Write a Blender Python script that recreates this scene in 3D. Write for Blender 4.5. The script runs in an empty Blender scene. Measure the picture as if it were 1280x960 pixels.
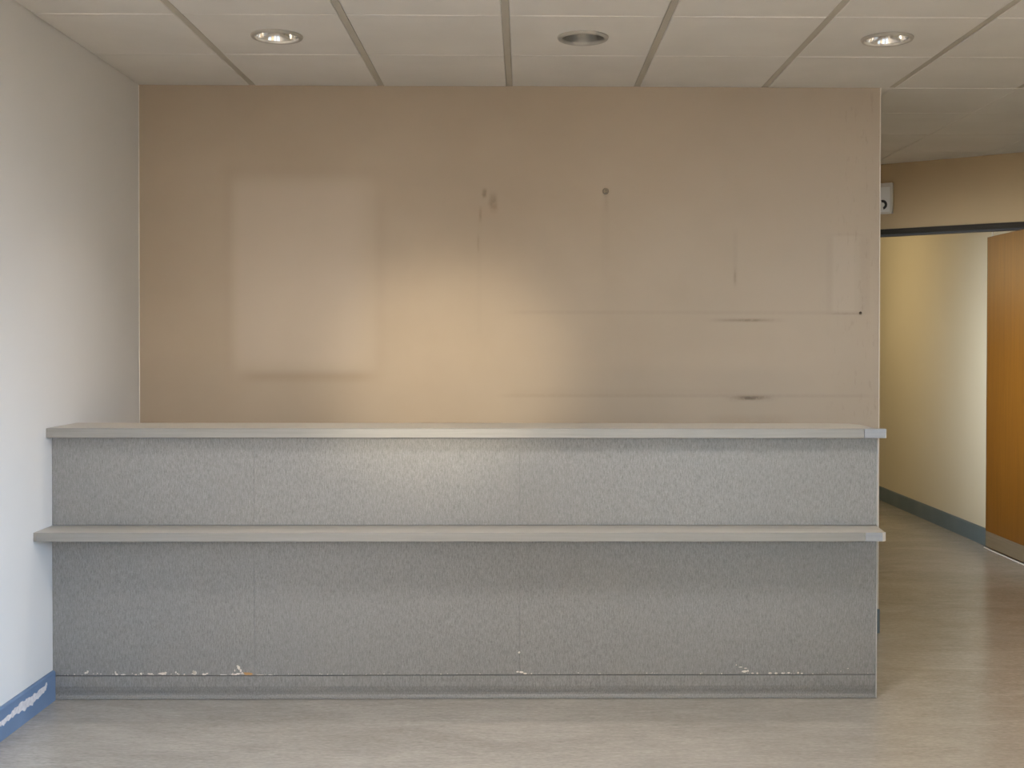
import bpy, bmesh, math, random
from mathutils import Matrix, Vector
random.seed(7)
S = bpy.context.scene
C = S.collection

# ------------------------------------------------------------------ camera
# world: left wall X=0, partition wall Y=0, floor Z=0, metres
YAW, PITCH, ROLL = -0.0118, -0.0128, 0.0015
FPX, PPX, PPY = 1481.99, 670.95, 449.07
CAM = Vector((1.7959, -5.573, 1.3634))
c, s = math.cos(YAW), math.sin(YAW);    A_ = Matrix(((c, s, 0), (-s, c, 0), (0, 0, 1)))
c, s = math.cos(PITCH), math.sin(PITCH); B_ = Matrix(((1, 0, 0), (0, c, s), (0, -s, c)))
c, s = math.cos(ROLL), math.sin(ROLL);  C_ = Matrix(((c, 0, s), (0, 1, 0), (-s, 0, c)))
RW = C_ @ B_ @ A_                       # rows: right, forward, up
cam_data = bpy.data.cameras.new('camera')
cam_data.sensor_width = 36.0
cam_data.lens = FPX * 36.0 / 1280.0
cam_data.shift_x = (640 - PPX) / 1280.0
cam_data.shift_y = (PPY - 480) / 1280.0
cam_data.clip_start = 0.05
cam = bpy.data.objects.new('camera', cam_data)
C.objects.link(cam)
r_, f_, u_ = RW[0], RW[1], RW[2]
cam.matrix_world = Matrix(((r_[0], u_[0], -f_[0], CAM[0]), (r_[1], u_[1], -f_[1], CAM[1]), (r_[2], u_[2], -f_[2], CAM[2]), (0, 0, 0, 1)))
S.camera = cam


def at(px, py, axis, v):
    """pixel of the 1280x960 photograph -> the point where its ray meets a known plane"""
    d = RW.transposed() @ Vector(((px - PPX) / FPX, 1.0, -(py - PPY) / FPX))
    return CAM + d * ((v - CAM[axis]) / d[axis])


# ------------------------------------------------------------------ world, lights, exposure
W = bpy.data.worlds.new('daylight'); S.world = W
W.use_nodes = True
bg = W.node_tree.nodes['Background']
bg.inputs[0].default_value = (0.72, 0.84, 1.0, 1); bg.inputs[1].default_value = 2.0


def area(name, loc, aim, sx, sy, power, col, spread=math.pi):
    L = bpy.data.lights.new(name, 'AREA'); L.shape = 'RECTANGLE'; L.size = sx; L.size_y = sy
    L.energy = power; L.color = col; L.spread = spread
    o = bpy.data.objects.new(name, L); C.objects.link(o); o.location = loc
    o.rotation_euler = (Vector(aim) - Vector(loc)).to_track_quat('-Z', 'Y').to_euler()
    return o


def spot(name, loc, aim, power, col, deg, soft):
    L = bpy.data.lights.new(name, 'SPOT'); L.energy = power; L.color = col
    L.spot_size = math.radians(deg); L.spot_blend = 1.0; L.shadow_soft_size = soft
    o = bpy.data.objects.new(name, L); C.objects.link(o); o.location = loc
    o.rotation_euler = (Vector(aim) - Vector(loc)).to_track_quat('-Z', 'Y').to_euler()
    return o


# added spots before the rear windows shape the daylight; cool area at right window
spot('window_daylight', (1.25, -7.8, 1.85), (0.70, 0.0, 1.0), 430, (1.0, 0.94, 0.87), 21, 0.45)
spot('window_daylight', (2.1, -7.8, 1.75), (1.75, -1.0, 0.42), 270, (0.98, 0.96, 0.94), 25, 0.45)
spot('window_daylight', (3.6, -7.8, 1.85), (2.85, 0.0, 0.95), 420, (0.62, 0.82, 1.0), 21, 0.45)
area('window_daylight', (4.85, -4.4, 1.3), (0.0, -2.3, 0.25), 1.9, 1.2, 15, (0.50, 0.71, 1.0), math.radians(36))
# added unseen fill for the corridor wall and door; no window is built there
area('window_daylight', (2.97, 1.3, 1.45), (4.9, 2.2, 1.0), 1.5, 1.2, 20, (0.90, 0.96, 1.0), math.radians(70))
# sun that comes down steeply through the rear windows and lies on the floor behind the camera
sn = bpy.data.lights.new('sun', 'SUN'); sn.energy = 158; sn.color = (1.0, 0.885, 0.745); sn.angle = math.radians(1.0)
sno = bpy.data.objects.new('sun', sn); C.objects.link(sno); sno.location = (2, -12, 6)
sno.rotation_euler = Vector((0.12, 1.0, -1.1)).to_track_quat('-Z', 'Y').to_euler()
# added warm spot that makes the glow on the partition, source unseen
spot('warm_glow_spot', (1.2, -7.8, 2.0), (1.47, 0, 1.20), 1080, (1.0, 0.85, 0.60), 10.5, 0.10)
# lamp of the corridor beyond the header
area('corridor_lamp', (3.5, 4.15, 2.0), (4.9, 3.9, 1.2), 0.5, 0.5, 11.5, (1.0, 0.78, 0.44))

S.view_settings.view_transform = 'Standard'
S.view_settings.look = 'None'
S.view_settings.gamma = 1.0
S.view_settings.use_curve_mapping = False
S.view_settings.exposure = 0.0


# ------------------------------------------------------------------ node helper
class NT:
    def __init__(self, name):
        self.m = bpy.data.materials.new(name); self.m.use_nodes = True
        self.t = self.m.node_tree; self.b = self.t.nodes['Principled BSDF']
        self.co = self.t.nodes.new('ShaderNodeNewGeometry').outputs['Position']

    def n(self, typ, **kw):
        x = self.t.nodes.new(typ)
        for k, v in kw.items(): setattr(x, k, v)
        return x

    def put(self, sock, v):
        if hasattr(v, 'links') or isinstance(v, bpy.types.NodeSocket): self.t.links.new(v, sock)
        else: sock.default_value = v

    def math(self, op, a, b=0.0, clamp=False):
        x = self.n('ShaderNodeMath', operation=op, use_clamp=clamp)
        self.put(x.inputs[0], a); self.put(x.inputs[1], b)
        return x.outputs[0]

    def ss(self, v, a, b, lo=0.0, hi=1.0):
        x = self.n('ShaderNodeMapRange', interpolation_type='SMOOTHSTEP')
        self.put(x.inputs['Value'], v)
        for k, q in (('From Min', a), ('From Max', b), ('To Min', lo), ('To Max', hi)): x.inputs[k].default_value = q
        return x.outputs['Result']

    def noise(self, scale=(1, 1, 1), detail=2.0, rough=0.5, vec=None, dist=0.0):
        mp = self.n('ShaderNodeMapping'); self.t.links.new(vec or self.co, mp.inputs['Vector'])
        mp.inputs['Scale'].default_value = scale
        x = self.n('ShaderNodeTexNoise'); self.t.links.new(mp.outputs[0], x.inputs['Vector'])
        x.inputs['Scale'].default_value = 1.0; x.inputs['Detail'].default_value = detail
        x.inputs['Roughness'].default_value = rough; x.inputs['Distortion'].default_value = dist
        return x.outputs['Fac']

    def ramp(self, fac, stops):
        x = self.n('ShaderNodeValToRGB'); self.t.links.new(fac, x.inputs[0])
        e = x.color_ramp.elements
        while len(e) < len(stops): e.new(0.5)
        for i, (p, col) in enumerate(stops): e[i].position = p; e[i].color = (*col, 1)
        return x.outputs[0]

    def mix(self, fac, a, b, blend='MIX'):
        x = self.n('ShaderNodeMix', data_type='RGBA', blend_type=blend)
        self.put(x.inputs[0], fac)
        self.put(x.inputs[6], (*a, 1) if isinstance(a, tuple) else a)
        self.put(x.inputs[7], (*b, 1) if isinstance(b, tuple) else b)
        return x.outputs[2]

    def bump(self, h, strength=0.1, dist=0.002):
        x = self.n('ShaderNodeBump'); x.inputs['Strength'].default_value = strength
        x.inputs['Distance'].default_value = dist; self.t.links.new(h, x.inputs['Height'])
        self.t.links.new(x.outputs[0], self.b.inputs['Normal'])

    def done(self, col, rough=0.6, metal=0.0, spec=0.5):
        self.put(self.b.inputs['Base Color'], (*col, 1) if isinstance(col, tuple) else col)
        self.put(self.b.inputs['Roughness'], rough)
        self.b.inputs['Metallic'].default_value = metal
        self.b.inputs['Specular IOR Level'].default_value = spec
        return self.m


def lin(r, g, b):
    f = lambda v: (v / 255 / 12.92) if v / 255 <= 0.04045 else ((v / 255 + 0.055) / 1.055) ** 2.4
    return (f(r), f(g), f(b))


# ------------------------------------------------------------------ materials
def mottled(name, a, b, scale=2.0, rough=0.75, bump=0.06, spec=0.3):
    t = NT(name)
    n1 = t.noise((scale,) * 3, 4)
    n2 = t.noise((260,) * 3, 2)
    t.bump(n2, bump, 0.001)
    return t.done(t.ramp(n1, [(0.3, a), (0.7, b)]), rough, 0, spec)


M = {}
M['paint_left'] = mottled('white_wall_paint', (0.655, 0.648, 0.632), (0.685, 0.678, 0.662), 1.2)
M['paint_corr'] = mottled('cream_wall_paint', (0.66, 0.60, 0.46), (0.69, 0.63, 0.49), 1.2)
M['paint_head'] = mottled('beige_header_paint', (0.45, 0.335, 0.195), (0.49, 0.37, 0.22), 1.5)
M['paint_hidden'] = mottled('warm_white_paint', (0.62, 0.60, 0.55), (0.66, 0.63, 0.58), 1.2)
M['tile'] = mottled('ceiling_tile_board', (0.70, 0.675, 0.635), (0.755, 0.73, 0.69), 3.0, 0.9, 0.12, 0.1)
M['runner'] = mottled('ceiling_runner_paint', (0.47, 0.435, 0.37), (0.51, 0.475, 0.41), 4, 0.6)
M['bead'] = mottled('pale_edge_paint', (0.74, 0.70, 0.64), (0.78, 0.74, 0.68), 4, 0.5)
M['plenum'] = mottled('plenum_grey', (0.2, 0.2, 0.2), (0.24, 0.24, 0.24), 2)


def wall_back_material():
    t = NT('stained_partition_paint')
    sx = t.n('ShaderNodeSeparateXYZ'); t.t.links.new(t.co, sx.inputs[0])
    X, Z = sx.outputs[0], sx.outputs[2]
    wob = t.noise((14, 14, 14), 3); fine = t.noise((60, 60, 60), 3, 0.6)
    Xw = t.math('ADD', X, t.math('MULTIPLY', t.math('SUBTRACT', wob, 0.5), 0.03))
    Zw = t.math('ADD', Z, t.math('MULTIPLY', t.math('SUBTRACT', fine, 0.5), 0.012))

    def box(x0, x1, z0, z1, sa=0.01, sb=0.01, xx=None, zz=None):
        xx = xx or Xw; zz = zz or Zw
        a = t.math('MULTIPLY', t.ss(xx, x0 - sa, x0 + sa), t.ss(xx, x1 - sa, x1 + sa, 1, 0))
        b = t.math('MULTIPLY', t.ss(zz, z0 - sb, z0 + sb), t.ss(zz, z1 - sb, z1 + sb, 1, 0))
        return t.math('MULTIPLY', a, b)

    base = t.ramp(t.noise((1.1, 1, 1.6), 4), [(0.3, (0.395, 0.318, 0.237)), (0.7, (0.44, 0.362, 0.276))])
    # greyer towards the right end
    base = t.mix(t.math('MULTIPLY', t.ss(X, 2.0, 3.5), 0.55), base, (0.42, 0.37, 0.312))
    dirt = t.noise((3.0, 1, 2.0), 5, 0.6)
    base = t.mix(t.ss(dirt, 0.45, 0.8, 0, 0.22), base, (0.36, 0.29, 0.21))
    col = base

    def stain(mask, amt, tint):
        nonlocal col
        col = t.mix(t.math('MULTIPLY', mask, amt), col, tint)
    dark, brown, pale = (0.16, 0.125, 0.085), (0.30, 0.22, 0.14), (0.60, 0.525, 0.44)
    # ghost of a notice board: lighter inside, dust line below and beside
    stain(t.math('MULTIPLY', box(0.44, 1.12, 1.245, 2.13, 0.045, 0.07, X, Z), t.ss(X, 0.95, 1.14, 1, 0.2)), 0.30, pale)
    stain(box(0.40, 1.12, 2.14, 2.19, 0.05, 0.03, X, Z), 0.08, brown)
    stain(box(0.50, 1.08, 1.19, 1.23, 0.08, 0.024, Xw, Z), 0.34, brown)
    stain(box(0.40, 0.435, 1.22, 2.15, 0.025, 0.08, X, Z), 0.10, brown)
    stain(box(1.11, 1.15, 1.22, 2.10, 0.03, 0.1, X, Z), 0.10, brown)
    # rubbed marks left by fixings
    for (px0, px1, py0, py1, amt, tint) in [
            (602, 607.5, 237, 246, 0.62, dark), (612.5, 622, 244, 262, 0.46, dark), (617, 621, 256, 262, 0.25, brown),
            (599, 602, 261, 275, 0.38, dark), (596.5, 599, 296, 312, 0.22, dark), (597, 625, 257, 272, 0.16, (0.45, 0.30, 0.20)),
            (596, 602, 275, 420, 0.03, dark),
            (751, 762, 245, 350, 0.04, dark), (755, 760, 240, 262, 0.12, dark),
            (916, 922, 290, 357, 0.08, dark), (917.5, 920, 338, 354, 0.30, dark),
            (905, 957, 399, 401.6, 0.32, dark), (926, 952, 399, 401.8, 0.30, dark), (890, 975, 398, 402.5, 0.14, dark),
            (921, 957, 495.3, 499, 0.55, dark), (927, 946, 495.5, 499.5, 0.55, (0.10, 0.07, 0.05)), (912, 965, 494, 501, 0.16, dark),
            (640, 1075, 389, 392.5, 0.09, dark), (630, 1085, 493, 496.5, 0.12, dark),
            (1040, 1076, 391, 393.2, 0.24, dark), (1040, 1078, 292, 295, 0.07, dark),
            (1068, 1088, 296, 392, 0.08, dark), (1033, 1041, 296, 392, 0.06, dark),
            (890, 985, 520, 532, 0.20, brown), (640, 930, 486, 494, 0.08, brown)]:
        a = at(px0, py1, 1, 0.0); b = at(px1, py0, 1, 0.0)
        w, h = b.x - a.x, b.z - a.z
        stain(t.math('MULTIPLY', box(a.x, b.x, a.z, b.z, min(0.35 * w, 0.012 if h > w else 0.06), min(0.42 * h, 0.03), X if h > 4 * w else Xw, Z if w > 8 * h else Zw),
                     t.ss(fine, 0.25, 0.6, 0.45, 1.0)), amt, tint)
    stain(box(3.255, 3.385, 1.52, 1.875, 0.012, 0.012, X, Z), 0.09, (0.60, 0.555, 0.50))
    # scratches and wipe marks by the corner
    scr = t.noise((45, 1, 10), 4, 0.7)
    stain(t.math('MULTIPLY', t.ss(X, 3.15, 3.42), t.ss(scr, 0.56, 0.66)), 0.16, dark)
    t.bump(t.noise((170,) * 3, 3), 0.10, 0.001)
    return t.done(col, 0.62, 0, 0.35)


M['paint_back'] = wall_back_material()


def laminate():
    t = NT('grey_woven_laminate')
    n1 = t.noise((280, 280, 52), 3, 0.65); n2 = t.noise((430, 430, 170), 2, 0.6); big = t.noise((2.2, 2.2, 1.4), 3)
    v = t.math('ADD', t.math('MULTIPLY', n1, 0.6), t.math('MULTIPLY', n2, 0.4))
    col = t.ramp(v, [(0.33, (0.155, 0.154, 0.152)), (0.5, (0.24, 0.239, 0.237)), (0.67, (0.33, 0.329, 0.328))])
    col = t.mix(t.ss(big, 0.35, 0.7, 0, 0.18), col, (0.22, 0.213, 0.202))
    t.bump(v, 0.08, 0.0006)
    return t.done(col, 0.5, 0, 0.4)


M['laminate'] = laminate()


def streaked(name, a, b, scale, rough, spec=0.5):
    t = NT(name); n = t.noise(scale, 4, 0.6)
    return t.done(t.ramp(n, [(0.3, a), (0.7, b)]), rough, 0, spec)


M['top'] = streaked('grey_wood_grain_laminate', (0.39, 0.366, 0.33), (0.48, 0.452, 0.412), (3, 90, 90), 0.38)
M['edge'] = streaked('grey_edge_banding', (0.232, 0.226, 0.212), (0.268, 0.26, 0.245), (4, 40, 120), 0.42)
M['edge_blue'] = streaked('bluish_edge_banding', (0.255, 0.27, 0.295), (0.295, 0.31, 0.335), (4, 40, 120), 0.42)
M['edge_pale'] = streaked('pale_edge_strip', (0.50, 0.49, 0.48), (0.56, 0.55, 0.54), (20, 20, 20), 0.45)
M['chip'] = streaked('bare_chipboard', (0.60, 0.53, 0.46), (0.84, 0.80, 0.75), (60, 60, 60), 0.8)
M['chip_tan'] = streaked('bare_orange_chipboard', (0.42, 0.23, 0.09), (0.55, 0.32, 0.14), (60, 60, 60), 0.8)
M['carcass'] = streaked('grey_board', (0.20, 0.195, 0.185), (0.24, 0.235, 0.225), (6, 6, 40), 0.6)


def floor_material():
    t = NT('marbled_grey_linoleum')
    a = t.noise((2.0, 5.0, 1), 7, 0.66, dist=0.8); b = t.noise((11, 62, 1), 6, 0.72, dist=0.4); d = t.noise((0.5, 0.7, 1), 3)
    g = t.noise((48, 150, 1), 3, 0.6)
    v = t.math('ADD', t.math('ADD', t.math('MULTIPLY', a, 0.35), t.math('MULTIPLY', b, 0.30)), t.math('MULTIPLY', g, 0.35))
    col = t.ramp(v, [(0.36, (0.285, 0.262, 0.234)), (0.5, (0.405, 0.375, 0.338)), (0.64, (0.53, 0.495, 0.452))])
    col = t.mix(t.ss(d, 0.4, 0.7, 0, 0.3), col, (0.39, 0.365, 0.335))
    t.bump(t.noise((7, 16, 1), 2), 0.03, 0.004)
    return t.done(col, 0.20, 0, 0.5)


M['floor'] = floor_material()


def vinyl_blue(name, a, b):
    t = NT(name); n = t.noise((5, 5, 5), 4)
    return t.done(t.ramp(n, [(0.3, a), (0.7, b)]), 0.42, 0, 0.5)


M['base_blue'] = vinyl_blue('blue_vinyl_skirting', (0.125, 0.195, 0.315), (0.155, 0.235, 0.37))
M['base_teal'] = vinyl_blue('slate_blue_skirting', (0.105, 0.15, 0.18), (0.135, 0.185, 0.22))
M['scuff'] = streaked('bare_plaster_scuff', (0.56, 0.53, 0.54), (0.74, 0.71, 0.71), (60, 60, 60), 0.9, 0.1)


def wood():
    t = NT('orange_beech_veneer')
    g = t.noise((30, 30, 1.2), 5, 0.6); h = t.noise((140, 140, 5), 3)
    v = t.math('ADD', t.math('MULTIPLY', g, 0.6), t.math('MULTIPLY', h, 0.4))
    return t.done(t.ramp(v, [(0.35, (0.168, 0.063, 0.0045)), (0.65, (0.228, 0.09, 0.0075))]), 0.42, 0, 0.5)


M['wood'] = wood()
M['kick'] = streaked('brushed_kick_plate', (0.20, 0.155, 0.10), (0.25, 0.195, 0.13), (3, 3, 120), 0.35)
M['rail'] = streaked('dark_bronze_rail', (0.026, 0.021, 0.014), (0.036, 0.029, 0.020), (3, 3, 60), 0.65, 0.25)
M['rail_black'] = streaked('black_rail_lip', (0.007, 0.005, 0.004), (0.010, 0.007, 0.005), (3, 3, 60), 0.5)


def metal(name, a, b, rough):
    t = NT(name); n = t.noise((30, 30, 4), 3)
    return t.done(t.ramp(n, [(0.3, a), (0.7, b)]), rough, 1.0)


M['chrome'] = metal('bright_reflector_aluminium', (0.80, 0.79, 0.77), (0.86, 0.85, 0.83), 0.09)
M['dull'] = metal('dulled_reflector_aluminium', (0.36, 0.35, 0.32), (0.42, 0.41, 0.38), 0.55)
M['ring'] = streaked('cream_lacquered_ring', (0.37, 0.345, 0.305), (0.42, 0.395, 0.355), (8, 8, 8), 0.35)
M['white_plastic'] = mottled('aged_white_plastic', (0.58, 0.55, 0.50), (0.62, 0.59, 0.54), 6, 0.5)
M['black'] = mottled('black_print', (0.02, 0.018, 0.018), (0.03, 0.027, 0.027), 6, 0.5)
M['screw'] = metal('rusty_screw_metal', (0.16, 0.13, 0.10), (0.24, 0.20, 0.15), 0.5)
M['plug'] = mottled('grimy_plastic_plug', (0.19, 0.155, 0.115), (0.24, 0.20, 0.15), 40, 0.6)
M['frame_white'] = mottled('white_window_frame', (0.70, 0.70, 0.68), (0.74, 0.74, 0.72), 2, 0.4)
t = NT('window_glass')
tr = t.n('ShaderNodeBsdfTransparent'); gl = t.n('ShaderNodeBsdfGlossy'); gl.inputs['Roughness'].default_value = 0.02
mx = t.n('ShaderNodeMixShader'); mx.inputs[0].default_value = 0.06
t.t.links.new(tr.outputs[0], mx.inputs[1]); t.t.links.new(gl.outputs[0], mx.inputs[2])
t.t.links.new(mx.outputs[0], t.t.nodes['Material Output'].inputs[0])
M['glass'] = t.m


# ------------------------------------------------------------------ mesh helpers
def tag(o, label=None, cat=None, group=None, kind=None):
    for k, v in (('label', label), ('category', cat), ('group', group), ('kind', kind)):
        if v: o[k] = v
    return o


def link(name, me, mat, parent=None):
    o = bpy.data.objects.new(name, me)
    if mat and not me.materials: me.materials.append(M[mat])
    C.objects.link(o)
    if parent: o.parent = parent
    return o


def finish(bm, name, smooth=False):
    bmesh.ops.recalc_face_normals(bm, faces=bm.faces)
    if smooth:
        for f in bm.faces: f.smooth = True
    me = bpy.data.meshes.new(name); bm.to_mesh(me); bm.free()
    return me


def add_box(bm, x0, x1, y0, y1, z0, z1, bev=0.0, rot=None):
    m = Matrix.Translation(((x0 + x1) / 2, (y0 + y1) / 2, (z0 + z1) / 2)) @ Matrix.Diagonal((x1 - x0, y1 - y0, z1 - z0, 1))
    r = bmesh.ops.create_cube(bm, size=1.0, matrix=m)
    if bev:
        es = list({e for v in r['verts'] for e in v.link_edges})
        bmesh.ops.bevel(bm, geom=es, offset=bev, segments=2, affect='EDGES', profile=0.5)


def box(name, x0, x1, y0, y1, z0, z1, mat, parent=None, bev=0.0, kind=None):
    bm = bmesh.new(); add_box(bm, x0, x1, y0, y1, z0, z1, bev)
    o = link(name, finish(bm, name), mat, parent)
    if kind: o['kind'] = kind
    return o


def prism(bm, pts, axis, a, b):
    """outline pts (2D) extruded from a to b along axis 0,1,2; the two remaining axes keep their order"""
    def P(p, v):
        q = list(p); q.insert(axis, v); return Vector(q)
    lo = [bm.verts.new(P(p, a)) for p in pts]; hi = [bm.verts.new(P(p, b)) for p in pts]
    bm.faces.new(lo); bm.faces.new(hi[::-1])
    for i in range(len(pts)):
        j = (i + 1) % len(pts); bm.faces.new((lo[i], lo[j], hi[j], hi[i]))


def lathe(bm, prof, n=48, centre=(0, 0)):
    rings = []
    for r, z in prof:
        rings.append([bm.verts.new((centre[0] + r * math.cos(2 * math.pi * i / n), centre[1] + r * math.sin(2 * math.pi * i / n), z)) for i in range(n)] if r > 1e-6
                     else [bm.verts.new((centre[0], centre[1], z))])
    for A, B in zip(rings, rings[1:]):
        for i in range(n):
            j = (i + 1) % n
            if len(B) == 1: bm.faces.new((A[i], A[j], B[0]))
            elif len(A) == 1: bm.faces.new((A[0], B[j], B[i]))
            else: bm.faces.new((A[i], A[j], B[j], B[i]))


# ------------------------------------------------------------------ the room
H = 2.57            # ceiling
XR = 4.945          # right wall
YB = -8.0           # wall behind the camera
YE = 6.0            # far end of the corridor
XW = 3.476          # free end of the partition
XC = 2.93           # hidden side of the corridor
TOP = H + 0.26
G0 = 0.5307

box('floor', -0.15, XR + 0.15, YB - 0.15, YE + 0.15, -0.08, 0.0, 'floor', kind='structure')
box('wall_left', -0.15, 0.0, YB, 0.14, 0.0, TOP, 'paint_left', kind='structure')
box('wall_back', 0.0, XW, 0.0, 0.14, 0.0, TOP, 'paint_back', kind='structure')
box('wall_corridor', XC - 0.12, XC, 0.14, YE, 0.0, TOP, 'paint_hidden', kind='structure')
box('wall_far', XC - 0.12, XR, YE, YE + 0.15, 0.0, TOP, 'paint_corr', kind='structure')

# right wall, with a window opening beside the camera
bm = bmesh.new()
WR = (-5.4, -3.4, 0.85, 2.25)
add_box(bm, XR, XR + 0.15, YB, WR[0], 0, TOP); add_box(bm, XR, XR + 0.15, WR[1], YE, 0, TOP)
add_box(bm, XR, XR + 0.15, WR[0], WR[1], 0, WR[2]); add_box(bm, XR, XR + 0.15, WR[0], WR[1], WR[3], TOP)
link('wall_right', finish(bm, 'wall_right'), 'paint_corr')['kind'] = 'structure'
# wall behind the camera, two windows
bm = bmesh.new()
xs = [0.0, 0.35, 2.15, 2.7, 4.5, XR]
for i in range(5):
    if i in (1, 3):
        add_box(bm, xs[i], xs[i + 1], YB - 0.15, YB, 0, 0.85); add_box(bm, xs[i], xs[i + 1], YB - 0.15, YB, 2.25, TOP)
    else:
        add_box(bm, xs[i], xs[i + 1], YB - 0.15, YB, 0, TOP)
link('wall_rear', finish(bm, 'wall_rear'), 'paint_hidden')['kind'] = 'structure'


def window(n, along_x, a0, a1, b, z0, z1):
    e = bpy.data.objects.new('window_%d' % n, None); C.objects.link(e); e['kind'] = 'structure'
    for (p0, p1, q0, q1, nm, mt, t0, t1) in [(a0, a1, z0, z0 + 0.05, 'window_frame', 'frame_white', -0.03, 0.03), (a0, a1, z1 - 0.05, z1, 'window_frame', 'frame_white', -0.03, 0.03),
                                             (a0, a0 + 0.05, z0 + 0.05, z1 - 0.05, 'window_frame', 'frame_white', -0.03, 0.03), (a1 - 0.05, a1, z0 + 0.05, z1 - 0.05, 'window_frame', 'frame_white', -0.03, 0.03),
                                             ((a0 + a1) / 2 - 0.025, (a0 + a1) / 2 + 0.025, z0 + 0.05, z1 - 0.05, 'mullion', 'frame_white', -0.03, 0.03),
                                             (a0 + 0.05, (a0 + a1) / 2 - 0.025, z0 + 0.05, z1 - 0.05, 'pane', 'glass', -0.004, 0.004), ((a0 + a1) / 2 + 0.025, a1 - 0.05, z0 + 0.05, z1 - 0.05, 'pane', 'glass', -0.004, 0.004)]:
        if along_x: box(nm, p0, p1, b + t0, b + t1, q0, q1, mt, e)
        else: box(nm, b + t0, b + t1, p0, p1, q0, q1, mt, e)


window(1, True, 0.35, 2.15, YB - 0.09, 0.85, 2.25)
window(2, True, 2.7, 4.5, YB - 0.09, 0.85, 2.25)
window(3, False, WR[0], WR[1], XR + 0.09, WR[2], WR[3])

# oblique header over the corridor opening, with its dark rail
hA = Vector((4.192, 2.355)); hB = Vector((4.931, 1.827)); hd = (hB - hA).normalized(); hn = Vector((hd.y, -hd.x))   # hn faces the camera side


def hpt(s_, off=0.0): return hA + hd * s_ + hn * off


sL = (XC - hA.x) / hd.x; sR = (XR - hA.x) / hd.x


def hbox(name, s0, s1, o0, o1, z0, z1, mat, parent=None, clip=False, XR=XR):
    bm = bmesh.new()
    pts = [hpt(s0, o0), hpt(s1, o0), hpt(s1, o1), hpt(s0, o1)]
    if clip:   # ends follow the side walls
        pts = [hpt((XC - hpt(0, o0).x) / hd.x, o0), hpt((XR - hpt(0, o0).x) / hd.x, o0), hpt((XR - hpt(0, o1).x) / hd.x, o1), hpt((XC - hpt(0, o1).x) / hd.x, o1)]
    prism(bm, [(p.x, p.y) for p in pts], 2, z0, z1)
    return link(name, finish(bm, name), mat, parent)


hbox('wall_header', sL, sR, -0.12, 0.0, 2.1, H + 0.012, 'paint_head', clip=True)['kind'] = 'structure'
rail = hbox('trim_1', sL, sR, 0.0, 0.022, 2.097, 2.133, 'rail', clip=True); rail['kind'] = 'structure'
tag(rail, 'dark bronze rail across the slanting header above the corridor')
hbox('rail_lip', sL, sR, -0.02, 0.014, 2.083, 2.097, 'rail_black', rail, clip=True)

# thin pale edges of the partition: corner bead and caulk line
bm = bmesh.new(); add_box(bm, XW - 0.001, XW + 0.003, -0.002, 0.02, 0.0, H, 0.001)
link('trim_2', finish(bm, 'trim_2'), 'bead')['kind'] = 'structure'
bm = bmesh.new(); prism(bm, [(0.0, -0.003), (0.003, 0.0), (0.0, 0.0)], 2, 0.0, H)
link('trim_3', finish(bm, 'trim_3'), 'bead')['kind'] = 'structure'

# skirting boards
def skirting(name, x_wall, sgn, y0, y1, mat, h=0.114, th=0.012):
    bm = bmesh.new()
    prof = [(0, 0), (th, 0), (th, h - 0.006), (th - 0.005, h), (0, h)]
    prism(bm, [(x_wall + sgn * p, z) for p, z in prof], 1, y0, y1)
    o = link(name, finish(bm, name), mat); o['kind'] = 'structure'
    return o


bl = skirting('baseboard_left', 0.0, 1, YB, -1.037, 'base_blue')
bm = bmesh.new(); add_box(bm, 0.013, XW + 0.008, -0.010, -0.0002, 0, 0.114, 0.002); add_box(bm, XW + 0.0035, XW + 0.008, -0.0002, 0.14, 0, 0.114, 0.002)
link('baseboard_back', finish(bm, 'baseboard_back'), 'base_teal')['kind'] = 'structure'
br = skirting('baseboard_right', XR, -1, 2.345, YE, 'base_teal', 0.117, 0.014)
skirting('baseboard_right', XR, -1, YB, 1.38, 'base_teal', 0.117, 0.014)
# scuff worn through the blue vinyl (outline in pixels of the photograph, on the skirting's face)
up = [(58, 853), (56, 858), (50, 861.5), (47, 866), (42, 867.5), (38, 872), (34, 873), (31, 876.5), (27, 877), (23, 883), (19, 884.5), (16, 888), (13, 893), (9, 895), (5, 899), (0, 902.5), (-6, 907)]
dn = [(-6, 912), (0, 908), (3, 906), (5, 907.5), (8, 902), (12, 900), (14, 896), (16, 897), (19, 893), (24, 892), (28, 887.5), (31, 889), (34, 884), (37, 881.5), (41, 882), (44, 876), (48, 874), (52, 868), (55, 866), (58, 860), (59.4, 856)]
bm = bmesh.new()
pts = []
loop_ = up + dn; fine_ = []
for i, (qx, qy) in enumerate(loop_):
    nx_, ny_ = loop_[(i + 1) % len(loop_)]
    fine_ += [(qx, qy)] + [(qx + (nx_ - qx) * f + random.uniform(-.5, .5), qy + (ny_ - qy) * f + random.uniform(-1.1, 1.1)) for f in (.33, .66)]
for (px, py) in fine_:
    p = at(px, py, 0, 0.0125)
    pts.append((p.y + random.uniform(-.0008, .0008), p.z + random.uniform(-.0008, .0008)))
prism(bm, pts, 0, 0.0118, 0.0126)
bmesh.ops.triangulate(bm, faces=[f for f in bm.faces if len(f.verts) > 4])
tag(link('scuff_mark', finish(bm, 'scuff_mark'), 'scuff', bl), 'pale scuff where the blue vinyl has worn away')

# ---- ceiling: plenum slab, lay-in tiles, exposed runners
ceil = box('ceiling', -0.15, XR + 0.15, YB - 0.15, YE + 0.15, TOP - 0.02, TOP + 0.05, 'plenum', kind='structure')
colx = [0.0] + [G0 + 0.6 * k for k in range(8)] + [XR]
tile_cache = {}


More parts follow.
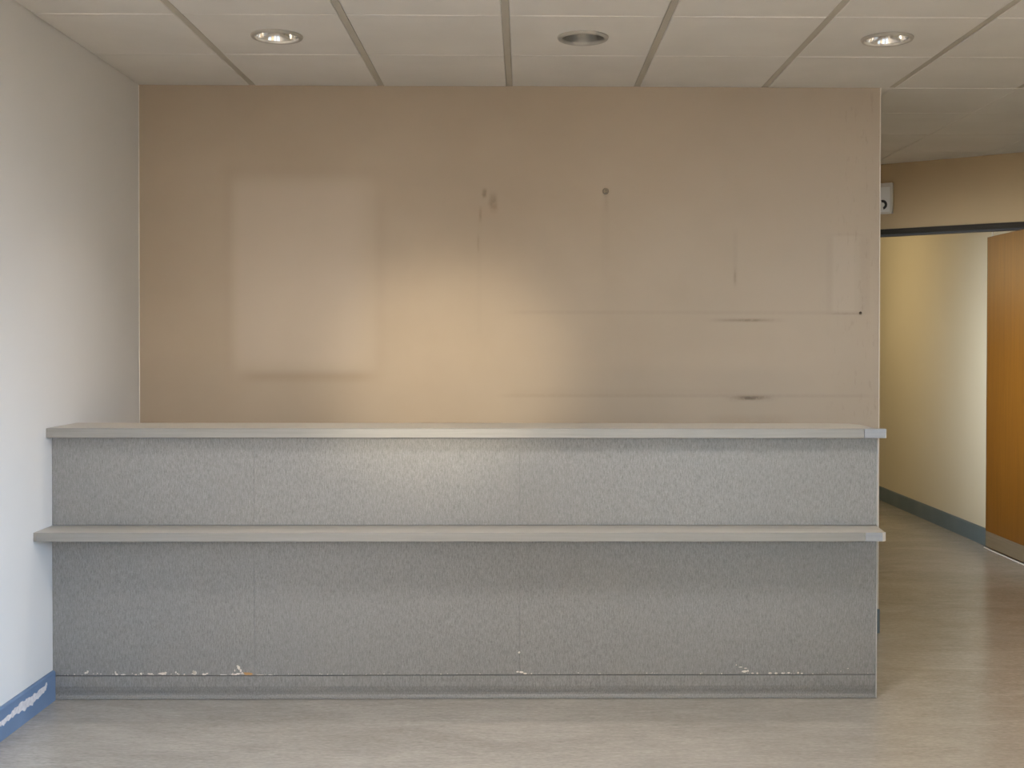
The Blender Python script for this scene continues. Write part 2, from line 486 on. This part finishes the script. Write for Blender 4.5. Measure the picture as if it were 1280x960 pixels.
def tile_mesh(w, d, hole):
    key = (round(w, 4), round(d, 4), hole)
    if key in tile_cache: return tile_cache[key]
    bm = bmesh.new(); th, ch = 0.016, 0.003
    if not hole:
        prof = [(w / 2 - ch, d / 2 - ch, 0), (w / 2, d / 2, ch), (w / 2, d / 2, th)]
        rings = [[bm.verts.new((sx * a, sy * b, z)) for sx, sy in ((-1, -1), (1, -1), (1, 1), (-1, 1))] for a, b, z in prof]
        for A, B in zip(rings, rings[1:]):
            for i in range(4): bm.faces.new((A[i], A[(i + 1) % 4], B[(i + 1) % 4], B[i]))
        bm.faces.new(rings[0][::-1]); bm.faces.new(rings[-1])
    else:
        n = 48
        def sq(i, a, b):
            t_ = 2 * math.pi * i / n; cx_, sy_ = math.cos(t_), math.sin(t_); k = 1 / max(abs(cx_), abs(sy_)); return (a * cx_ * k, b * sy_ * k)
        R = hole
        rows = [[(R * math.cos(2 * math.pi * i / n), R * math.sin(2 * math.pi * i / n), th) for i in range(n)],
                [(R * math.cos(2 * math.pi * i / n), R * math.sin(2 * math.pi * i / n), 0) for i in range(n)],
                [(*sq(i, w / 2 - ch, d / 2 - ch), 0) for i in range(n)], [(*sq(i, w / 2, d / 2), ch) for i in range(n)], [(*sq(i, w / 2, d / 2), th) for i in range(n)]]
        V = [[bm.verts.new(p) for p in r] for r in rows]
        for a in range(5):
            A, B = V[a], V[(a + 1) % 5]
            for i in range(n): bm.faces.new((A[i], A[(i + 1) % n], B[(i + 1) % n], B[i]))
    tile_cache[key] = finish(bm, 'ceiling_tile')
    return tile_cache[key]


LIGHTS = {(1, 1): 'l', (3, 1): 'm', (5, 1): 'r', (7, 1): 'x'}     # (column, row) of the tiles with downlights
PANEL = (3, 4)                                      # tile position taken by the added fill panel
rows = [(-0.6 * (k + 1), -0.6 * k) for k in range(13)] + [(YB, -7.8)]
lpos = {}
for ci in range(len(colx) - 1):
    x0, x1 = colx[ci], colx[ci + 1]
    a = x0 + (0.002 if ci == 0 else 0.0145); b = x1 - (0.002 if ci == len(colx) - 2 else 0.0145)
    for ri, (y0, y1) in enumerate(rows):
        if (ci, ri) == PANEL: ppos = Vector(((a + b) / 2, (y0 + y1) / 2, H)); continue
        hole = LIGHTS.get((ci, ri))
        o = link('ceiling_tile', tile_mesh(b - a, y1 - y0 - 0.006, 0.094 if hole else 0), 'tile', ceil)
        o.location = ((a + b) / 2, (y0 + y1) / 2, H + random.uniform(-0.0006, 0.0006))
        o.rotation_euler = (random.uniform(-.0012, .0012), random.uniform(-.0008, .0008), 0)
        if hole: lpos[hole] = o.location.copy(); o.rotation_euler = (0, 0, 0)
    if x1 > XC and x0 >= XC - 0.02:
        for k in range(10):
            y0, y1 = 0.6 * k, 0.6 * (k + 1)
            w0 = x0 + 0.0015; w1 = x1 - 0.0015
            if k == 0 and x0 < XW: y0 = 0.145
            if k == 0 and x0 < XW:
                q = link('ceiling_tile', tile_mesh(x1 - XW - 0.005, 0.145, 0), 'tile', ceil); q.location = ((XW + 0.005 + x1) / 2, 0.0725, H)
            o = link('ceiling_tile', tile_mesh(w1 - w0, y1 - y0 - 0.005, 0), 'tile', ceil)
            o.location = ((w0 + w1) / 2, (y0 + y1) / 2, H + random.uniform(-0.001, 0.0005))
            o.rotation_euler = (random.uniform(-.002, .002), random.uniform(-.0015, .0015), 0)
bm = bmesh.new(); add_box(bm, -0.0135, 0.0135, YB + 0.002, -0.002, 0.0, 0.012, 0.002)
rme = finish(bm, 'ceiling_runner')
for x in colx[1:-1]:
    o = link('ceiling_runner', rme, 'runner', ceil); o.location = (x, 0, H + 0.0015)

# ---- downlights
def downlight(loc, bright, label, watt=0):
    e = bpy.data.objects.new('downlight', None); C.objects.link(e); e.location = loc
    tag(e, label, 'ceiling light', 'round downlights in the ceiling')
    bm = bmesh.new()
    lathe(bm, [(0.083, 0.004), (0.0835, -0.006), (0.086, -0.010), (0.091, -0.0115), (0.097, -0.0095), (0.1005, -0.004), (0.101, -0.0002), (0.083, 0.004)])
    link('trim_ring', finish(bm, 'trim_ring', True), 'ring', e)
    bm = bmesh.new()
    if bright:
        lathe(bm, [(0.0825, 0.0), (0.0785, 0.02), (0.0735, 0.042), (0.0655, 0.07), (0.052, 0.105), (0.03, 0.13)])
    else:
        lathe(bm, [(0.0825, 0.0), (0.081, 0.015), (0.077, 0.045), (0.074, 0.06)])
    refl = link('reflector', finish(bm, 'reflector', True), 'chrome' if bright else 'dull', e)
    bm = bmesh.new()
    if bright:
        lathe(bm, [(0.0, 0.075), (0.012, 0.077), (0.022, 0.085), (0.026, 0.098), (0.022, 0.112), (0.016, 0.122), (0.0305, 0.1302), (0.0, 0.131)], 24)
        link('lamp_socket', finish(bm, 'lamp_socket', True), 'ring', refl)
    else:
        lathe(bm, [(0.0, 0.056), (0.06, 0.057), (0.0745, 0.061), (0.0, 0.064)], 32)
        link('blanking_disc', finish(bm, 'blanking_disc', True), 'dull', refl)
    bm = bmesh.new()
    lathe(bm, [(0.086, 0.018), (0.086, 0.145), (0.0, 0.146)] if bright else [(0.086, 0.018), (0.086, 0.10), (0.0, 0.101)], 32)
    link('housing', finish(bm, 'housing', True), 'plenum', e)
    if bright and watt:
        spot('downlight_fill', Vector(loc) + Vector((0, 0, 0.066)), Vector(loc) - Vector((0, 0, 1)), watt, (1.0, 0.90, 0.78), 100, 0.012)  # added fill from inside the shiny downlights, which look unlit


downlight(lpos['l'], True, 'round recessed downlight with shiny metal reflector, the one nearest the white left wall', 34)
downlight(lpos['m'], False, 'round recessed downlight with dull dark grey inside, between the two shiny ones')
downlight(lpos['r'], True, 'round recessed downlight with shiny metal reflector, nearest the corridor opening', 26)

downlight(lpos['x'], True, 'round recessed downlight, added out of view as fill, beside the right wall')
L = bpy.data.lights.new('downlight_fill', 'AREA'); L.shape = 'DISK'; L.size = 0.15; L.energy = 5; L.color = (1.0, 0.95, 0.86)  # added fill light under the fourth downlight, out of view
o = bpy.data.objects.new('downlight_fill', L); C.objects.link(o); o.location = lpos['x'] - Vector((0, 0, 0.008))
# square panel added out of view as overhead fill for floor and counter
e = bpy.data.objects.new('fill_panel', None); C.objects.link(e); e.location = ppos
tag(e, 'added square fill panel set into the tile grid over the middle of the room', 'ceiling light')
for (a0, a1, b0, b1) in ((-.284, .284, -.297, -.265), (-.284, .284, .265, .297), (-.284, -.252, -.265, .265), (.252, .284, -.265, .265)):
    box('frame', a0, a1, b0, b1, -0.004, 0.02, 'frame_white', e, 0.001)
box('diffuser', -.252, .252, -.265, .265, 0.004, 0.01, 'frame_white', e)
area('fill_panel_light', ppos + Vector((0, 0, 0.002)), ppos + Vector((0, 0, -1)), 0.5, 0.52, 37, (1.0, 0.97, 0.94))

# ---- door leaf against the right wall, below the rail
d = bpy.data.objects.new('door_1', None); C.objects.link(d); d.location = (XR, 1.87, 0); d['kind'] = 'structure'
tag(d, 'orange-brown wooden door leaf with brown kick plate beside the corridor wall')
dx0, dx1 = -0.042, -0.004
y0, y1 = 1.42 - 1.87, 2.33 - 1.87
box('leaf', dx0, dx1, y0, y1, 0.012, 2.082, 'wood', d, 0.002)
box('kick_plate', dx0 - 0.002, dx0 - 0.0002, y0 + 0.004, y1 - 0.004, 0.016, 0.117, 'kick', d, 0.0005)
box('edge_lipping', dx0 + 0.001, dx1, y1, y1 + 0.004, 0.012, 2.082, 'rail', d)
bm = bmesh.new(); add_box(bm, XR - 0.006, XR - 0.0003, 2.336, 2.352, 0.117, 2.30, 0.001)
link('trim_4', finish(bm, 'trim_4'), 'bead')['kind'] = 'structure'
bm = bmesh.new(); add_box(bm, XR - 0.05, XR - 0.044, 1.42, 2.34, 0.0, 0.006, 0.001)
link('trim_5', finish(bm, 'trim_5'), 'bead')['kind'] = 'structure'

# ------------------------------------------------------------------ reception counter
YF, XE = -1.035, 3.1606        # front plane and free end
ZT, ZS = 1.0435, 0.6678        # counter top, writing shelf
cnt = bpy.data.objects.new('reception_counter', None); C.objects.link(cnt)
tag(cnt, 'long grey laminate reception counter with a raised top and a lower writing shelf', 'counter')
seams = [0.0005, 0.770, 1.786, XE - 0.003]
box('carcass', 0.001, XE - 0.004, YF + 0.021, -0.80, 0.0, ZT - 0.036, 'carcass', cnt)
box('end_panel', XE - 0.004, XE, YF + 0.004, -0.80, 0.0, ZT - 0.036, 'laminate', cnt)
pan = []
for i in range(3):
    a, b = seams[i] + 0.00025, seams[i + 1] - 0.00025
    box('upper_panel', a, b, YF, YF + 0.012, ZS + 0.0012, ZT - 0.036, 'laminate', cnt, 0.0008)
for i in range(3):
    a, b = seams[i] + 0.00025, seams[i + 1] - 0.00025
    pan.append(box('lower_panel', a, b, YF, YF + 0.012, 0.0935, ZS - 0.033, 'laminate', cnt, 0.0008))
for i in range(3):
    a, b = seams[i] + 0.00025, seams[i + 1] - 0.00025
    bm = bmesh.new()   # coved skirting: flat face drawn in towards the foot, with a small lip on the floor
    prism(bm, [(YF + 0.02, 0.002), (YF - 0.002, 0.002), (YF - 0.0015, 0.0055), (YF + 0.006, 0.009), (YF + 0.0105, 0.015), (YF + 0.0095, 0.024), (YF + 0.005, 0.036), (YF + 0.0015, 0.050), (YF + 0.001, 0.0895), (YF + 0.002, 0.0905), (YF + 0.02, 0.0905)], 0, a, b)
    link('kick_strip', finish(bm, 'kick_strip'), 'laminate', cnt)
box('edge_trim', XE - 0.0024, XE + 0.0012, YF - 0.001, YF + 0.004, 0.002, ZT - 0.036, 'edge_pale', cnt, 0.0008)

# raised top: slab with a rounded back corner, front batten running past its end
YTF, YTB, XT = -1.0903, -0.7745, 3.1772
bm = bmesh.new()
xe = 3.143; r = 0.11
pts = [(0.0005, YTF + 0.0205), (xe, YTF + 0.0205)] + [(xe - r + r * math.cos(a), YTB - r + r * math.sin(a)) for a in [math.pi / 2 * k / 10 for k in range(11)]] + [(0.0005, YTB)]
prism(bm, pts, 2, ZT - 0.0358, ZT)
top = link('countertop', finish(bm, 'countertop'), 'top', cnt)
xj = at(1080.5, 540, 1, YTF).x
box('front_batten', 0.0005, xj - 0.0004, YTF, YTF + 0.02, ZT - 0.0358, ZT - 0.0002, 'edge', top, 0.0016)
box('batten_end_piece', xj + 0.0004, XT - 0.002, YTF, YTF + 0.02, ZT - 0.0358, ZT - 0.0002, 'edge_blue', top, 0.0014)
box('end_cap', XT - 0.002, XT, YTF + 0.0003, YTF + 0.02, ZT - 0.0352, ZT - 0.0008, 'edge_pale', top)

# writing shelf
YSF, XSE, TS = -1.2107, 3.142, 0.0325
bm = bmesh.new()
prism(bm, [(0.0005, YF + 0.008), (0.0005, YSF + 0.0035), (XSE - 0.006, YSF + 0.0035), (XSE - 0.002, YSF + 0.014), (XE - 0.004, YF - 0.002), (XE - 0.004, YF + 0.008)], 2, ZS - TS, ZS)
sh = link('writing_shelf', finish(bm, 'writing_shelf'), 'top', cnt)
xj = at(1082, 670, 1, YSF).x; xk = at(1103.5, 670, 1, YSF).x
box('front_edge_band', 0.012, xj - 0.0006, YSF, YSF + 0.0033, ZS - TS, ZS - 0.0002, 'edge', sh, 0.001)
box('edge_band_end_piece', xj + 0.0006, xk, YSF - 0.0004, YSF + 0.0033, ZS - TS, ZS - 0.0002, 'edge_blue', sh, 0.001)
bm = bmesh.new(); prism(bm, [(xk, YSF - 0.0004), (XSE + 0.001, YSF + 0.012), (XSE - 0.0015, YSF + 0.0135), (xk, YSF + 0.0033)], 2, ZS - TS, ZS - 0.0002)
link('corner_cap', finish(bm, 'corner_cap'), 'edge_pale', sh)
bm = bmesh.new(); prism(bm, [(0.0005, YSF + 0.0033), (0.0005, YSF + 0.0024), (0.0118, YSF), (0.0118, YSF + 0.0033)], 2, ZS - TS, ZS - 0.0002)
link('corner_cap', finish(bm, 'corner_cap'), 'edge', sh)

# chipped laminate along the lower edge of the panels
def flake(bm, px, py, w, h, n=9):
    p = at(px, py, 1, YF); k = 4.538 / FPX
    w *= k; h *= k
    pts = []
    for i in range(n):
        a = 2 * math.pi * i / n + random.uniform(-.2, .2); q = random.uniform(0.6, 1.1)
        pts.append((p.x + 0.5 * w * q * math.cos(a), max(0.0942, p.z + 0.5 * h * q * math.sin(a))))
    prism(bm, pts, 1, YF - 0.0006, YF + 0.0003)


def flakes(lst, panel, mat='chip'):
    bm = bmesh.new()
    for f in lst: flake(bm, *f)
    o = link('chipped_edge', finish(bm, 'chipped_edge'), mat, panel); o['kind'] = 'stuff'
    return o


L0 = [(107, 841, 4, 3), (109.5, 840, 3, 4), (93, 843, 2, 2), (144.5, 841, 2.5, 4), (146, 843, 4, 2.5), (154, 843.3, 9, 2), (170, 843.5, 4, 2.4), (176.5, 842, 3.5, 4), (188, 842.4, 9, 2.6), (203, 842, 10, 3.4), (207, 841, 4, 3),
      (220, 840.3, 2.5, 3), (222, 842, 2, 2), (230.5, 843, 2, 3), (243, 841.5, 8, 6), (242, 839.5, 4, 4), (255, 843, 6, 3), (259, 841.8, 4, 2), (279, 843.7, 13, 1.6), (293, 843.2, 10, 3), (298.5, 835, 4.5, 5.5), (297, 832.5, 3, 2.5), (301, 838.5, 3.5, 5), (303, 841.5, 4, 3.5), (293.5, 838, 1.6, 3), (298, 842, 8, 2.5)]
for k in range(26): L0.append((random.uniform(72, 316), random.uniform(841.5, 844), random.uniform(0.8, 2.2), random.uniform(0.6, 1.4)))
flakes(L0, pan[0])
flakes([(309.5, 842, 11, 4.5, 8), (314, 842.5, 6, 3.5, 8)], pan[0], 'chip_tan')
L1 = [(326, 843.8, 12, 1.4), (338, 843.6, 6, 1.2), (649.0, 815.3, 3, 3), (647, 839.8, 4.5, 2)]
for k in range(30): L1.append((random.uniform(321, 645), random.uniform(841.8, 843.8), random.uniform(0.8, 2.2), random.uniform(0.5, 1.2)))
flakes(L1, pan[1])
L2 = [(652, 840.2, 6, 2.4), (656.5, 841.8, 5, 2), (664.5, 842, 2, 1.5), (920.5, 831, 1.6, 1.6), (926, 833.8, 6, 1.6), (932, 835.2, 4, 1.8), (931, 839.3, 7.5, 4), (935, 838.5, 3, 3), (940.5, 841.4, 5, 2), (946.5, 841.6, 3, 2.6), (962.5, 841.5, 6, 2.6), (970.5, 841.6, 5, 2.6),
      (979, 841.4, 6, 2), (986, 841, 4, 2.5), (997.5, 841, 2.6, 3), (1002.3, 841.8, 3.6, 2), (875.5, 842, 2.2, 1.4), (902, 842, 2.2, 1.4), (1016, 842, 3, 1), (1060, 835.5, 1.6, 1.6), (1051, 839, 1.4, 1.4)]
for k in range(30): L2.append((random.uniform(665, 1090), random.uniform(840.8, 842.4), random.uniform(0.7, 1.8), random.uniform(0.5, 1.1)))
flakes(L2, pan[2])

# ------------------------------------------------------------------ small fixings on the partition
p = at(757, 239, 1, 0.0)
e = bpy.data.objects.new('wall_plug', None); C.objects.link(e); e.location = (p.x, 0, p.z); e.rotation_euler = (math.pi / 2, 0, 0)
tag(e, 'small round grimy wall plug with a screw, high on the beige partition', 'wall plug')
bm = bmesh.new(); lathe(bm, [(0.0085, 0.0), (0.0152, 0.0), (0.0155, 0.003), (0.0135, 0.0045), (0.0105, 0.0035), (0.0085, 0.0)], 24)
link('collar', finish(bm, 'collar', True), 'plug', e)
bm = bmesh.new(); lathe(bm, [(0.0, 0.0), (0.006, 0.0), (0.0062, 0.004), (0.004, 0.006), (0.0, 0.0065)], 16)
link('screw_head', finish(bm, 'screw_head', True), 'screw', e)
p = at(1075.5, 391.3, 1, 0.0)
bm = bmesh.new(); lathe(bm, [(0.0, 0.0), (0.0065, 0.0), (0.007, 0.002), (0.004, 0.004), (0.0022, 0.009), (0.0, 0.0095)], 16)
o = link('nail', finish(bm, 'nail', True), 'screw'); o.location = (p.x, 0, p.z); o.rotation_euler = (math.pi / 2, 0, 0)
tag(o, 'tiny dark nail at the end of a scratch near the partition corner', 'nail')

# ------------------------------------------------------------------ sign box on the slanting header
sg = bpy.data.objects.new('sign_box', None); C.objects.link(sg)
s_r = (4.262 - hA.x) / hd.x
base = hpt(s_r, 0.0); sg.location = (base.x, base.y, 2.235); sg.rotation_euler = (0, 0, math.atan2(hd.y, hd.x))
tag(sg, 'small white sign box with a black mark, above the dark rail, behind the partition edge', 'sign')
# local frame: x along the header to the right, -y towards the camera
WS, HS = 0.20, 0.205
box('back_box', -WS, 0.0, -0.028, -0.0005, 0.0, HS, 'white_plastic', sg, 0.003)
box('face_plate', -WS + 0.012, -0.014, -0.031, -0.0282, 0.012, HS - 0.028, 'frame_white', sg, 0.001)
box('top_strip', -WS + 0.006, -0.010, -0.031, -0.0282, HS - 0.026, HS - 0.006, 'white_plastic', sg, 0.001)
bm = bmesh.new()   # hooked black mark: an open ring with blunt ends
ring = []
cx_, cz_, R1, R0 = -0.064, 0.060, 0.033, 0.016
for a in [math.radians(v) for v in range(-75, 106, 12)]: ring.append((cx_ + R1 * math.cos(a), cz_ + R1 * math.sin(a)))
for a in [math.radians(v) for v in range(105, -76, -12)]: ring.append((cx_ + R0 * math.cos(a), cz_ + R0 * math.sin(a)))
prism(bm, ring, 1, -0.0325, -0.0312)
link('black_mark', finish(bm, 'black_mark'), 'black', sg)
